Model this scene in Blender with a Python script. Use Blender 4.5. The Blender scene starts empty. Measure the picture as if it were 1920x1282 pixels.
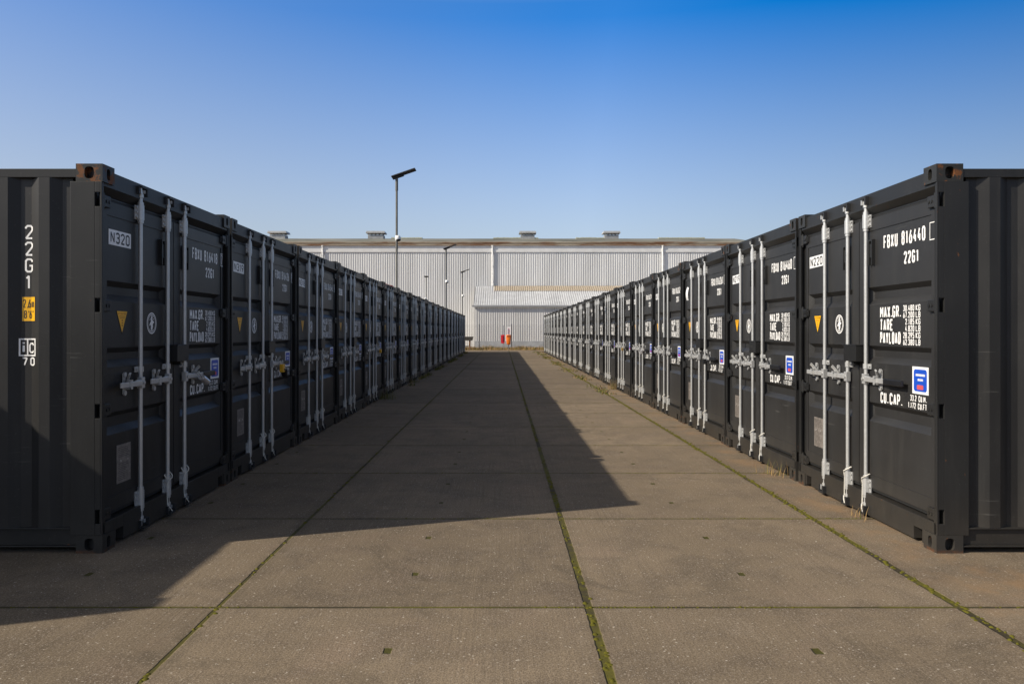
import bpy, bmesh, math, random
from math import radians as R, pi, sin, cos
from mathutils import Vector, Matrix
rnd = random.Random(7)
sc = bpy.context.scene
col = sc.collection

# ------------------------------------------------------------------ measured layout
F = 1470.0                    # focal length in pixels of a 1920 px wide picture
CAM_H = 1.476
Y0, PITCH, N = 5.216, 2.505, 20
XL, XR = -2.664, 2.885        # door planes of the two rows
W, H, L = 2.438, 2.591, 6.058
SUN = Vector((-3.831, -1.46, 2.591)).normalized()
BX, BD = 0.46, 0.040          # a longitudinal joint, depth of the door sheets

# ------------------------------------------------------------------ material helpers
class NT:
    def __init__(s, name):
        s.m = bpy.data.materials.new(name); s.m.use_nodes = True
        s.t = s.m.node_tree; s.n = s.t.nodes; s.l = s.t.links
        s.b = s.n['Principled BSDF']
    def link(s, a, b): s.l.new(a, b)
    def put(s, sock, v):
        if hasattr(v, 'is_linked') or isinstance(v, bpy.types.NodeSocket): s.link(v, sock)
        else: sock.default_value = v
    def math(s, op, a, b=None, c=None, clamp=False):
        n = s.n.new('ShaderNodeMath'); n.operation = op; n.use_clamp = clamp
        for i, v in enumerate((a, b, c)):
            if v is not None: s.put(n.inputs[i], v)
        return n.outputs[0]
    def pos(s, kind='Object'):
        if kind == 'World':
            return s.n.new('ShaderNodeNewGeometry').outputs['Position']
        return s.n.new('ShaderNodeTexCoord').outputs[kind]
    def scaled(s, v, sc3, add=None):
        n = s.n.new('ShaderNodeMapping'); s.link(v, n.inputs[0]); n.inputs['Scale'].default_value = sc3
        if add is not None: n.inputs['Location'].default_value = add
        return n.outputs[0]
    def noise(s, v, scale, detail=4, rough=.55, dist=0):
        n = s.n.new('ShaderNodeTexNoise'); s.link(v, n.inputs['Vector'])
        n.inputs['Scale'].default_value = scale; n.inputs['Detail'].default_value = detail
        n.inputs['Roughness'].default_value = rough; n.inputs['Distortion'].default_value = dist
        return n.outputs['Fac']
    def ramp(s, f, lo, hi, a=0., b=1.):
        n = s.n.new('ShaderNodeMapRange'); n.interpolation_type = 'SMOOTHSTEP'
        s.put(n.inputs[0], f); n.inputs[1].default_value = lo; n.inputs[2].default_value = hi
        n.inputs[3].default_value = a; n.inputs[4].default_value = b
        return n.outputs[0]
    def mix(s, f, a, b, mode='MIX'):
        n = s.n.new('ShaderNodeMix'); n.data_type = 'RGBA'; n.blend_type = mode
        s.put(n.inputs[0], f)
        for i, v in ((6, a), (7, b)):
            if isinstance(v, (tuple, list)): v = tuple(v) + ((1,) if len(v) == 3 else ())
            s.put(n.inputs[i], v)
        return n.outputs[2]
    def sep(s, v):
        n = s.n.new('ShaderNodeSeparateXYZ'); s.link(v, n.inputs[0]); return n.outputs
    def comb(s, x, y, z):
        n = s.n.new('ShaderNodeCombineXYZ')
        for i, v in enumerate((x, y, z)): s.put(n.inputs[i], v)
        return n.outputs[0]
    def bump(s, h, strength=.3, dist=.01):
        n = s.n.new('ShaderNodeBump'); n.inputs['Strength'].default_value = strength
        n.inputs['Distance'].default_value = dist; s.link(h, n.inputs['Height'])
        s.link(n.outputs[0], s.b.inputs['Normal'])
    def rand(s): return s.n.new('ShaderNodeObjectInfo').outputs['Random']
    def out(s, c=None, rough=None, metal=None, spec=None):
        if c is not None:
            if isinstance(c, (tuple, list)): c = tuple(c) + ((1,) if len(c) == 3 else ())
            s.put(s.b.inputs['Base Color'], c)
        if rough is not None: s.put(s.b.inputs['Roughness'], rough)
        if metal is not None: s.put(s.b.inputs['Metallic'], metal)
        if spec is not None: s.put(s.b.inputs['Specular IOR Level'], spec)
        return s.m

def paint_mat(name, base, rust=0., rust_lo=.60, rough=.44, spec=.27):
    k = NT(name); p = k.pos('World')
    a = k.noise(p, 1.3, 5, .6); b = k.noise(k.scaled(p, (9, 9, 1.1)), 1., 4, .6)
    g = k.noise(p, 60, 3, .6)
    c = k.mix(k.ramp(a, .3, .7), tuple(v*.86 for v in base), tuple(v*1.16 for v in base))
    tn = k.math('ADD', k.math('MULTIPLY', k.rand(), .22), .89); c = k.mix(1., c, k.comb(tn, tn, tn), 'MULTIPLY')
    sc1 = k.math('MULTIPLY', k.ramp(k.noise(k.scaled(p, (3, 2.2, 60)), 1., 3, .6), .66, .72), k.ramp(k.noise(p, 1.9, 3), .50, .62))
    c = k.mix(k.math('MULTIPLY', sc1, .35), c, (.12, .118, .112))
    dust = k.math('MULTIPLY', k.ramp(b, .5, .75), .22)
    c = k.mix(dust, c, (base[0]*2.0+.01, base[1]*1.95+.01, base[2]*1.8+.008))
    c = k.mix(k.math('MULTIPLY', k.ramp(g, .62, .72), .12), c, (.16, .155, .145))
    z = k.sep(p)[2]                                  # road dust thrown up at the very bottom
    low = k.math('MULTIPLY', k.math('MULTIPLY', k.ramp(z, .5, .0), k.noise(p, 5, 4)), .45)
    c = k.mix(low, c, (.085, .07, .052))
    ro = k.math('ADD', k.math('MULTIPLY', a, .2), rough-.1)
    if rust:
        r1 = k.noise(p, 13, 6, .65, .4); f = k.ramp(r1, rust_lo, rust_lo+.07)
        f = k.math('MAXIMUM', f, k.math('MULTIPLY', k.math('MULTIPLY', k.ramp(k.sep(p)[2], .026, .006), .7), k.ramp(k.noise(p, 9, 5, .65), .46, .60)))
        f = k.math('MULTIPLY', f, rust)
        rc = k.mix(k.noise(p, 45, 4), (.055, .022, .010), (.24, .095, .034))
        c = k.mix(f, c, rc); ro = k.math('ADD', ro, k.math('MULTIPLY', f, .3))
    k.bump(k.math('ADD', k.math('MULTIPLY', k.noise(p, 2.2, 2), 2.), k.math('MULTIPLY', g, .06)), .22, .006)
    return k.out(c, ro, 0., spec)

def plain(name, c, rough=.5, metal=0., var=.15, scale=8., spec=.5, bump=0.):
    k = NT(name); p = k.pos('World'); n = k.noise(p, scale, 4, .6)
    cc = k.mix(k.ramp(n, .3, .7), tuple(v*(1-var) for v in c), tuple(min(1, v*(1+var)) for v in c))
    if bump: k.bump(k.noise(p, scale*4, 3), bump, .004)
    return k.out(cc, rough, metal, spec)

ANTH = (.0250, .0246, .0246)
M = {}
M['paint'] = paint_mat('container_paint', ANTH)
M['frame'] = paint_mat('frame_paint', (.0185, .0186, .0187), .85, .665)
M['casting'] = paint_mat('casting_paint', (.024, .024, .0235), .9, .60)
M['rusty'] = paint_mat('rusty_casting', (.025, .025, .0235), .95, .49)
M['halfrusty'] = paint_mat('worn_casting', (.025, .025, .0235), .95, .575)
M['gasket'] = plain('rubber_gasket', (.012, .012, .012), .7)
k = NT('galvanised_steel'); p = k.pos('World')
c = k.mix(k.noise(p, 38, 3, .7), (.44, .445, .445), (.62, .62, .61))
c = k.mix(k.math('MULTIPLY', k.ramp(k.noise(k.scaled(p, (20, 20, 3)), 1, 4), .55, .75), .4), c, (.36, .345, .31))
M['galv'] = k.out(c, k.math('ADD', k.math('MULTIPLY', k.noise(p, 25, 2), .2), .28), .45, .5)
M['darkmetal'] = plain('dark_steel', (.03, .03, .031), .55, .3)
M['black'] = plain('black_plastic', (.009, .009, .010), .45)
k = NT('white_stencil'); p = k.pos('World')
M['white'] = k.out(k.mix(k.ramp(k.noise(p, 30, 5, .7), .62, .74), (.86, .85, .83), (.55, .54, .53)), .55)
M['label'] = plain('white_vinyl', (.80, .80, .80), .4, var=.05)
M['ink'] = plain('black_ink', (.012, .012, .013), .5)
M['yellow'] = plain('yellow_vinyl', (.84, .44, .006), .4, var=.08)
M['orangeink'] = plain('orange_ink', (.38, .10, .01), .5)
M['blue'] = plain('blue_vinyl', (.012, .075, .50), .38, var=.06)
M['red'] = plain('red_vinyl', (.62, .10, .12), .4)
M['plate'] = plain('data_plate_metal', (.22, .195, .175), .5, .25, .25, 30)
M['plateink'] = plain('engraving', (.10, .085, .075), .6)
M['cord'] = plain('plastic_cord', (.74, .71, .64), .5)
M['lockyellow'] = plain('yellow_padlock_case', (.80, .40, .01), .4)
M['locksteel'] = plain('padlock_steel', (.66, .62, .60), .28, .7)
M['lockbrass'] = plain('padlock_brass', (.55, .36, .10), .35, .7)

# ------------------------------------------------------------------ mesh builder
class MB:
    def __init__(s): s.v = []; s.f = []; s.mi = []; s.sm = []
    def face(s, pts, mi=0, smooth=False):
        i = len(s.v); s.v += [tuple(p) for p in pts]
        s.f.append(tuple(range(i, i+len(pts)))); s.mi.append(mi); s.sm.append(smooth)
    def mesh(s, vs, fs, mi=0, smooth=False):
        i = len(s.v); s.v += [tuple(p) for p in vs]
        for f in fs: s.f.append(tuple(i+j for j in f)); s.mi.append(mi); s.sm.append(smooth)
    def box(s, a, b, mi=0, mat=None):
        x0, y0, z0 = a; x1, y1, z1 = b
        vs = [(x0,y0,z0),(x1,y0,z0),(x1,y1,z0),(x0,y1,z0),(x0,y0,z1),(x1,y0,z1),(x1,y1,z1),(x0,y1,z1)]
        if mat is not None: vs = [mat @ Vector(v) for v in vs]
        s.mesh(vs, [(0,3,2,1),(4,5,6,7),(0,1,5,4),(1,2,6,5),(2,3,7,6),(3,0,4,7)], mi)
    def tube(s, p0, p1, r0, r1=None, n=12, caps=True, mi=0):
        r1 = r0 if r1 is None else r1
        p0 = Vector(p0); p1 = Vector(p1); d = (p1-p0).normalized()
        a = d.orthogonal().normalized(); b = d.cross(a)
        vs = []
        for p, r in ((p0, r0), (p1, r1)):
            for i in range(n):
                t = 2*pi*i/n; vs.append(p + a*cos(t)*r + b*sin(t)*r)
        s.mesh(vs, [(i, (i+1)%n, n+(i+1)%n, n+i) for i in range(n)], mi, True)
        if caps:
            s.face([vs[n-1-i] for i in range(n)], mi); s.face(vs[n:], mi)
    def path(s, pts, r, n=6, mi=0):
        for a, b in zip(pts, pts[1:]): s.tube(a, b, r, n=n, mi=mi)
    def lathe(s, prof, c=(0,0,0), n=20, mi=0, mat=None):
        vs = []
        for r, z in prof:
            for i in range(n):
                t = 2*pi*i/n; v = Vector((r*cos(t), r*sin(t), z))
                vs.append((mat @ v if mat is not None else v) + Vector(c))
        fs = []
        for j in range(len(prof)-1):
            for i in range(n): fs.append((j*n+i, j*n+(i+1)%n, (j+1)*n+(i+1)%n, (j+1)*n+i))
        s.mesh(vs, fs, mi, True)
    def prism(s, poly, h0, h1, fn, mi=0):
        """poly of 2d points, extruded h0..h1; fn(a,b,h)->3d"""
        n = len(poly)
        b = [fn(x, y, h0) for x, y in poly]; t = [fn(x, y, h1) for x, y in poly]
        s.face(list(reversed(b)), mi); s.face(t, mi)
        for i in range(n): s.face([b[i], b[(i+1)%n], t[(i+1)%n], t[i]], mi)
    def build(s, name, mats, parent=None, bevel=0, weld=False):
        me = bpy.data.meshes.new(name); me.from_pydata(s.v, [], s.f)
        if not isinstance(mats, (list, tuple)): mats = [mats]
        for m in mats: me.materials.append(m)
        me.polygons.foreach_set('material_index', s.mi)
        me.polygons.foreach_set('use_smooth', s.sm)
        if bevel:
            bm = bmesh.new(); bm.from_mesh(me)
            bmesh.ops.recalc_face_normals(bm, faces=bm.faces)
            es = [e for e in bm.edges if len(e.link_faces) == 2 and e.calc_face_angle(0) > .6 and not e.link_faces[0].smooth]
            bmesh.ops.bevel(bm, geom=es, offset=bevel, segments=2, profile=.6, affect='EDGES', clamp_overlap=True)
            bm.to_mesh(me); bm.free()
        me.update()
        o = bpy.data.objects.new(name, me); col.objects.link(o)
        if parent is not None: o.parent = parent
        return o

def tag(o, label=None, cat=None, group=None, kind=None):
    for key, v in (('label', label), ('category', cat), ('group', group), ('kind', kind)):
        if v: o[key] = v
    return o
def empty(name, loc=(0,0,0), rz=0):
    o = bpy.data.objects.new(name, None); col.objects.link(o)
    o.location = loc; o.rotation_euler = (0, 0, rz); o.empty_display_size = .3
    return o
KIDS = {}
def copy_tree(o, parent=None):
    c = o.copy(); col.objects.link(c)
    if parent is not None: c.parent = parent
    for ch in list(o.children): copy_tree(ch, c)
    return c

# ------------------------------------------------------------------ stencil lettering
RO = [(0,.13),(0,.87),(.25,1),(.75,1),(1,.87),(1,.13),(.75,0),(.25,0),(0,.13)]
GL = {
'0': [RO], 'O': [RO], '1': [[(.15,.80),(.62,1),(.62,0)]],
'2': [[(0,.78),(0,.88),(.25,1),(.75,1),(1,.87),(1,.66),(.02,0),(1,0)]],
'3': [[(0,.87),(.25,1),(.75,1),(1,.87),(1,.64),(.72,.53),(1,.42),(1,.13),(.75,0),(.25,0),(0,.13)], [(.35,.53),(.70,.53)]],
'4': [[(.62,1),(0,.28),(1,.28)], [(.74,.55),(.74,0)]],
'5': [[(1,1),(.05,1),(.03,.56),(.72,.60),(1,.48),(1,.13),(.75,0),(.25,0),(0,.13)]],
'6': [[(.70,1),(.12,.52),(0,.32),(0,.13),(.25,0),(.75,0),(1,.13),(1,.42),(.75,.55),(.22,.53)]],
'7': [[(0,1),(1,1),(.38,0)]],
'8': [[(.25,.53),(.02,.64),(.02,.88),(.25,1),(.75,1),(.98,.88),(.98,.64),(.75,.53),(.25,.53)],
      [(.25,.53),(0,.42),(0,.13),(.25,0),(.75,0),(1,.13),(1,.42),(.75,.53)]],
'9': [[(.30,0),(.88,.48),(1,.68),(1,.87),(.75,1),(.25,1),(0,.87),(0,.58),(.25,.45),(.78,.47)]],
'F': [[(1,1),(0,1),(0,0)], [(.0,.52),(.8,.52)]],
'B': [[(0,0),(0,1),(.75,1),(1,.88),(1,.64),(.75,.53),(0,.53)], [(.75,.53),(1,.42),(1,.13),(.75,0),(0,0)]],
'X': [[(0,0),(1,1)], [(0,1),(1,0)]],
'U': [[(0,1),(0,.13),(.25,0),(.75,0),(1,.13),(1,1)]],
'G': [[(1,.78),(1,.87),(.75,1),(.25,1),(0,.87),(0,.13),(.25,0),(.75,0),(1,.13),(1,.48),(.55,.48)]],
'M': [[(0,0),(0,1),(.5,.35),(1,1),(1,0)]],
'A': [[(0,0),(.5,1),(1,0)], [(.2,.3),(.8,.3)]],
'R': [[(0,0),(0,1),(.75,1),(1,.88),(1,.62),(.75,.5),(0,.5)], [(.6,.5),(1,0)]],
'T': [[(0,1),(1,1)], [(.5,.95),(.5,0)]],
'E': [[(1,1),(0,1),(0,0),(1,0)], [(0,.52),(.8,.52)]],
'P': [[(0,0),(0,1),(.75,1),(1,.88),(1,.58),(.75,.46),(0,.46)]],
'Y': [[(0,1),(.5,.5),(1,1)], [(.5,.5),(.5,0)]],
'L': [[(0,1),(0,0),(1,0)]],
'D': [[(0,0),(0,1),(.7,1),(1,.85),(1,.15),(.7,0),(0,0)]],
'K': [[(0,0),(0,1)], [(1,1),(.08,.48),(1,0)]],
'C': [[(1,.76),(1,.87),(.75,1),(.25,1),(0,.87),(0,.13),(.25,0),(.75,0),(1,.13),(1,.24)]],
'c': [[(1,.54),(.75,.68),(.25,.68),(0,.54),(0,.13),(.25,0),(.75,0),(1,.13)]],
'N': [[(0,0),(0,1),(1,0),(1,1)]],
'I': [[(.5,0),(.5,1)]],
'i': [[(.5,0),(.5,.66)], [(.5,.84),(.5,1)]],
'm': [[(0,0),(0,.66),(.38,.66),(.5,.56),(.5,0)], [(.5,.56),(.62,.66),(.88,.66),(1,.56),(1,0)]],
'.': [[(.5,0),(.5,.12)]], ',': [[(.6,.1),(.4,-.1)]], "'": [[(.5,1),(.5,.75)]], '"': [[(.2,1),(.2,.75)], [(.8,1),(.8,.75)]],
}
NARROW = {'.': .28, ',': .28, "'": .3, '"': .5, 'I': .3, 'i': .45, '1': .8, ' ': .8, 'M': 1.25, 'm': 1.3}
def ribbon(mb, pts, t, fn, h, mi):
    ps = [Vector(p) for p in pts]
    closed = (ps[0]-ps[-1]).length < 1e-6 and len(ps) > 2
    if closed: ps = ps[:-1]
    n = len(ps); Lf = []; Rt = []
    for i in range(n):
        a = ps[i]-ps[i-1] if (i > 0 or closed) else None
        b = ps[(i+1) % n]-ps[i] if (i < n-1 or closed) else None
        if a is None: a = b
        if b is None: b = a
        a = a.normalized(); b = b.normalized()
        na = Vector((-a.y, a.x)); nb = Vector((-b.y, b.x)); m = na+nb
        if m.length < 1e-4: m = na
        m.normalize(); sc_ = min(1.25, 1/max(.2, m.dot(na)))
        Lf.append(ps[i]+m*t/2*sc_); Rt.append(ps[i]-m*t/2*sc_)
    for i in range(n if closed else n-1):
        j = (i+1) % n
        mb.face([fn(Rt[i].x, Rt[i].y, h), fn(Rt[j].x, Rt[j].y, h), fn(Lf[j].x, Lf[j].y, h), fn(Lf[i].x, Lf[i].y, h)], mi)
def text_width(s, w, gap): return sum(w*NARROW.get(c, 1)+gap for c in s)-gap
def text(mb, s, x, y, h, width, t, fn, mi=0, lift=0., gapf=.42):
    """s fitted between x and x+width, letter height h, stroke t"""
    units = sum(NARROW.get(c, 1) for c in s)+gapf*(len(s)-1)
    w = width/units; cx = x; kk = 0
    for c in s:
        cw = w*NARROW.get(c, 1)
        for st in GL.get(c, []):
            pts = [(cx+t/2+px*(cw-t if cw > t else .01), y+t/2+py*(h-t)) for px, py in st]
            run = [pts[0]]                       # break the stroke at sharp corners so it keeps its width
            for i in range(1, len(pts)):
                run.append(pts[i])
                if i < len(pts)-1:
                    a = Vector(pts[i])-Vector(pts[i-1]); b = Vector(pts[i+1])-Vector(pts[i])
                    if a.length > 0 and b.length > 0 and a.normalized().dot(b.normalized()) < -.15:
                        ribbon(mb, run, t, fn, lift+.00015*(kk % 5), mi); kk += 1; run = [pts[i]]
            ribbon(mb, run, t, fn, lift+.00015*(kk % 5), mi); kk += 1
        cx += cw+w*gapf

# ------------------------------------------------------------------ container
def P(u, v, x): return (x, u-W/2, v)          # door plane coordinates -> local

def holed_face(mb, o, eu, ev, w, h, hw, hh, depth, mi=0):
    """rect w x h centred at o with an oval hole, pushed in by depth"""
    o = Vector(o); eu = Vector(eu); ev = Vector(ev); nn = eu.cross(ev)
    angs = sorted([2*pi*i/24+.01 for i in range(24)]+[math.atan2(sy*h/2, sx*w/2) % (2*pi) for sx in (-1,1) for sy in (-1,1)])
    out = []; inn = []; back = []
    for a in angs:
        ca, sa = cos(a), sin(a)
        k_ = min(w/2/abs(ca) if abs(ca) > 1e-6 else 9, h/2/abs(sa) if abs(sa) > 1e-6 else 9)
        out.append(o+eu*ca*k_+ev*sa*k_)
        e = 1/((abs(ca)/hw)**3+(abs(sa)/hh)**3)**(1/3)
        q = o+eu*ca*e+ev*sa*e; inn.append(q); back.append(q-nn*depth)
    n = len(angs)
    for i in range(n):
        j = (i+1) % n
        mb.face([out[i], out[j], inn[j], inn[i]], mi); mb.face([inn[i], inn[j], back[j], back[i]], mi)
    mb.face(back, mi)

def casting_mesh(sx, sy, sz):
    """corner casting; local origin at its outer corner; sx/sy/sz = outward signs"""
    mb = MB(); lx, ly, lz = .178, .162, .118
    cx, cy, cz = -sx*lx/2, -sy*ly/2, -sz*lz/2
    holed_face(mb, (0, cy, cz), (0, sx, 0), (0, 0, 1), ly, lz, .024, .038, .06)
    holed_face(mb, (cx, 0, cz), (-sy, 0, 0), (0, 0, 1), lx, lz, .032, .040, .06)
    holed_face(mb, (cx, cy, 0), (1, 0, 0), (0, sz, 0), lx, ly, .055, .032, .08)
    mb.face([(-sx*lx, 0, 0), (-sx*lx, 0, -sz*lz), (-sx*lx, -sy*ly, -sz*lz), (-sx*lx, -sy*ly, 0)])
    mb.face([(0, -sy*ly, 0), (-sx*lx, -sy*ly, 0), (-sx*lx, -sy*ly, -sz*lz), (0, -sy*ly, -sz*lz)])
    mb.face([(0, 0, -sz*lz), (-sx*lx, 0, -sz*lz), (-sx*lx, -sy*ly, -sz*lz), (0, -sy*ly, -sz*lz)])
    return mb

# side wall profile along x (distance d from the post), returns depth inwards
PO, PS, PI_, = .072, .068, .070
D0 = .216
def side_depth(d):
    t = (d-D0) % (2*PS+PO+PI_)
    # starts in a recess next to the post
    if t < PI_: return .038
    t -= PI_
    if t < PS: return .038-.036*t/PS
    t -= PS
    if t < PO: return .002
    t -= PO
    return .002+.036*t/PS
def side_breaks():
    d = D0; out = [d]
    while d < L-.2:
        for w in (PI_, PS, PO, PS):
            d += w
            if d > L-.2: break
            out.append(d)
    return out+[L-.18]

GROOVES = [(1.685, 1.825), (1.228, 1.362), (.762, .915)]
def door_sheet(u0, u1):
    """corrugated sheet between frame strips, with three pressed bands"""
    mb = MB(); g0, g1 = u0+.006, u1-.006; x = -BD-.006; dp = .042; bv = .048
    cuts = [.30]; 
    for a, b in reversed(GROOVES): cuts += [a, b]
    cuts += [2.30]
    for i in range(len(cuts)-1):
        a, b = cuts[i], cuts[i+1]
        if (a, b) not in GROOVES:
            mb.face([P(u0,a,x), P(u1,a,x), P(u1,b,x), P(u0,b,x)])
        else:
            mb.face([P(u0,a,x), P(g0,a,x), P(g0,b,x), P(u0,b,x)])
            mb.face([P(g1,a,x), P(u1,a,x), P(u1,b,x), P(g1,b,x)])
            ia, ib, iu, iv = a+bv, b-.036, g0+.035, g1-.035; y = x-dp
            mb.face([P(iu,ia,y), P(iv,ia,y), P(iv,ib,y), P(iu,ib,y)])
            mb.face([P(g0,a,x), P(g1,a,x), P(iv,ia,y), P(iu,ia,y)])
            mb.face([P(iu,ib,y), P(iv,ib,y), P(g1,b,x), P(g0,b,x)])
            mb.face([P(g0,a,x), P(iu,ia,y), P(iu,ib,y), P(g0,b,x)])
            mb.face([P(iv,ia,y), P(g1,a,x), P(g1,b,x), P(iv,ib,y)])
    return mb

RODX = -.018
def make_rod(u):
    mb = MB()
    mb.tube(P(u, .075, RODX), P(u, 2.505, RODX), .0155, n=14)
    for v in (.10, 2.475): mb.tube(P(u, v-.012, RODX), P(u, v+.012, RODX), .023, n=12)
    for v, s in ((.070, -1), (2.508, 1)):                 # cams: the two-horned ends
        mb.box(P(u-.034, v-.014, RODX-.012), P(u+.034, v+.014, RODX+.010))
        mb.box(P(u-.040, v-.022, RODX-.004), P(u-.024, v+.022, RODX+.024))
        mb.box(P(u+.020, v-.010, RODX+.004), P(u+.038, v+.014, RODX+.022))
    return mb
def make_bracket(u, v0, v1):
    mb = MB()
    mb.box(P(u-.052, v0, -BD), P(u+.052, v1, -BD+.008))
    mb.box(P(u-.030, v0+.006, -BD+.008), P(u+.030, v1-.006, RODX))
    mb.tube(P(u, v0-.004, RODX), P(u, v1+.004, RODX), .0265, n=16)
    mb.tube(P(u, v1+.004, RODX), P(u, v1+.026, RODX), .0225, n=14)
    mb.tube(P(u, v0-.026, RODX), P(u, v0-.004, RODX), .0225, n=14)
    for s in (-1, 1):
        for q in (.15, .5, .85):
            v = v0+(v1-v0)*q
            mb.tube(P(u+s*.042, v, -BD+.006), P(u+s*.042, v, -BD+.019), .0085, n=6)
    return mb
def make_clamp(u):
    mb = MB(); v = 1.197
    mb.box(P(u-.056, v-.020, -BD), P(u+.056, v+.020, -BD+.010))
    mb.box(P(u-.022, v-.020, -BD+.010), P(u+.022, v+.020, RODX))
    mb.tube(P(u, v-.020, RODX), P(u, v+.020, RODX), .0225, n=14)
    for s in (-1, 1): mb.tube(P(u+s*.042, v, -BD+.008), P(u+s*.042, v, -BD+.021), .009, n=6)
    return mb
def make_handle(u, s):
    mb = MB(); v = 1.097
    mb.box(P(u-.024, v-.040, RODX-.014), P(u+.024, v+.040, RODX+.024))
    mb.tube(P(u, v, RODX+.020), P(u, v, RODX+.034), .013, n=10)
    a, b = (u+s*.024, u+s*.35)
    mb.box(P(min(a,b), v-.019, .000), P(max(a,b), v+.019, .011))
    mb.box(P(min(u+s*.02, u+s*.10), v-.024, -.012), P(max(u+s*.02, u+s*.10), v+.024, .001))
    return mb
def make_catch(u, s):
    mb = MB(); c = u+s*.215; v = 1.097
    mb.box(P(c-.018, v-.068, -BD), P(c+.018, v+.080, -BD+.006))
    for vv in (v+.070, v-.060): mb.tube(P(c, vv, -BD+.004), P(c, vv, -BD+.016), .019, n=14)
    mb.box(P(c-.014, v-.034, -BD+.006), P(c+.014, v-.021, .022))
    mb.box(P(c-.014, v-.034, .012), P(c+.014, v+.012, .022))
    m = Matrix.Translation(Vector(P(c, v+.045, -.004))) @ Matrix.Rotation(R(-34*s), 4, 'X') @ Matrix.Rotation(R(28), 4, 'Y')
    mb.box((-.006, -.013, -.045), (.006, .013, .045), mat=m)
    mb.box(P(c-.012, v+.020, -.005), P(c+.012, v+.034, .024))
    return mb
def make_grip(u):
    mb = MB(); v = 1.097
    mb.box(P(u+.345, v-.023, -.006), P(u+.615, v+.023, .017))
    return mb
def make_hinge(v, s):
    """s=-1 left jamb, +1 right jamb"""
    mb = MB(); e = 0 if s < 0 else W
    f = lambda d: e-s*d
    a, b = sorted((f(.030), f(.150)))
    mb.box(P(a, v-.040, -BD+.002), P(b, v+.040, -BD+.022))
    mb.box(P(min(f(.10), f(.17)), v-.030, -BD), P(max(f(.10), f(.17)), v+.030, -BD+.012))
    mb.tube(P(f(.045), v-.050, -.028), P(f(.045), v+.050, -.028), .019, n=12)
    mb.tube(P(f(.045), v-.062, -.028), P(f(.045), v+.062, -.028), .010, n=8)
    for d in (.095, .13): mb.tube(P(f(d), v, -BD+.02), P(f(d), v, -BD+.027), .012, n=8)
    return mb
def make_vent(u):
    mb = MB(); v0, v1, w = 1.998, 2.20, .030
    mb.box(P(u-w, v0, -BD-.006), P(u+w, v1, -BD))
    mb.box(P(u-w, v0, -BD), P(u-w+.010, v1, -BD+.022)); mb.box(P(u+w-.010, v0, -BD), P(u+w, v1, -BD+.022))
    mb.box(P(u-w+.010, v1-.012, -BD), P(u+w-.010, v1, -BD+.022))
    mb.box(P(u-w+.010, v0+.06, -BD), P(u+w-.010, v1-.035, -BD+.016))
    for vv in (v0+.012, v1-.02): mb.tube(P(u, vv, -BD), P(u, vv, -BD+.010), .008, n=6)
    return mb

SX = -BD-.006+.0015      # lettering lies 1.5 mm on the sheet
def fn_door(u, v, h): return P(u, v, SX+h)

def make_serial(serial):
    mb = MB()
    text(mb, serial, 1.892, 2.108, .102, .325, .0158, fn_door, gapf=.30)
    return mb
def make_owner():
    mb = MB(); text(mb, 'FBXU', 1.620, 2.108, .102, .215, .0158, fn_door, gapf=.30); return mb
def make_check(digit, solid):
    mb = MB()
    if solid: text(mb, digit, 2.298, 2.108, .100, .036, .012, lambda u, v, h: P(u, v, -BD+.0015+h))
    a, b, c, d, t = 2.284, 2.3435, 2.098, 2.220, .0060
    fd = lambda u, v: P(u, v, -BD+.0024)
    for q in (((a,c),(a+t,c),(a+t,d),(a,d)), ((a+t,c),(b,c),(b,c+t),(a+t,c+t)), ((a+t,d-t),(b,d-t),(b,d),(a+t,d))):
        mb.face([fd(*z) for z in q])
    return mb
def make_type():
    mb = MB(); text(mb, '22G1', 1.925, 1.966, .092, .205, .0158, fn_door, gapf=.30); return mb
def make_weights():
    mb = MB()
    for i, (s, w) in enumerate((('MAX.GR.', .31), ('TARE', .20), ('PAYLOAD', .315))):
        text(mb, s, 1.565, 1.578-i*.0985, .090, w, .0150, fn_door, gapf=.26)
    return mb
def make_weight_figures():
    mb = MB()
    for i, (a, b) in enumerate((('30.480', 'KG'), ('67.200', 'LB'), ('2.185', 'KG'), ('4.820', 'LB'), ('28.295', 'KG'), ('62.380', 'LB'))):
        wd = .155 if len(a) == 6 else .125
        text(mb, a, 1.915+.155-wd, 1.622-i*.0493, .0445, wd, .0076, fn_door, gapf=.30)
        text(mb, b, 2.090, 1.622-i*.0493, .0445, .062, .0076, fn_door, gapf=.30)
    return mb
def make_capacity():
    mb = MB()
    text(mb, 'CU.', 1.572, .924, .086, .115, .0150, fn_door, gapf=.26)
    text(mb, 'CAP.', 1.715, .924, .086, .180, .0150, fn_door, gapf=.26)
    return mb
def make_capacity_figures():
    mb = MB()
    text(mb, '33.2 CU.M.', 2.015, .979, .043, .215, .0076, fn_door, gapf=.30)
    text(mb, '1.172 CU.FT.', 1.985, .926, .043, .262, .0076, fn_door, gapf=.30)
    return mb
def rrect(x0, x1, y0, y1, r, n=4):
    out = []
    for cx, cy, a in ((x1-r, y1-r, 0), (x0+r, y1-r, 90), (x0+r, y0+r, 180), (x1-r, y0+r, 270)):
        for i in range(n+1):
            t = R(a+90*i/n); out.append((cx+r*cos(t), cy+r*sin(t)))
    return out
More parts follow.
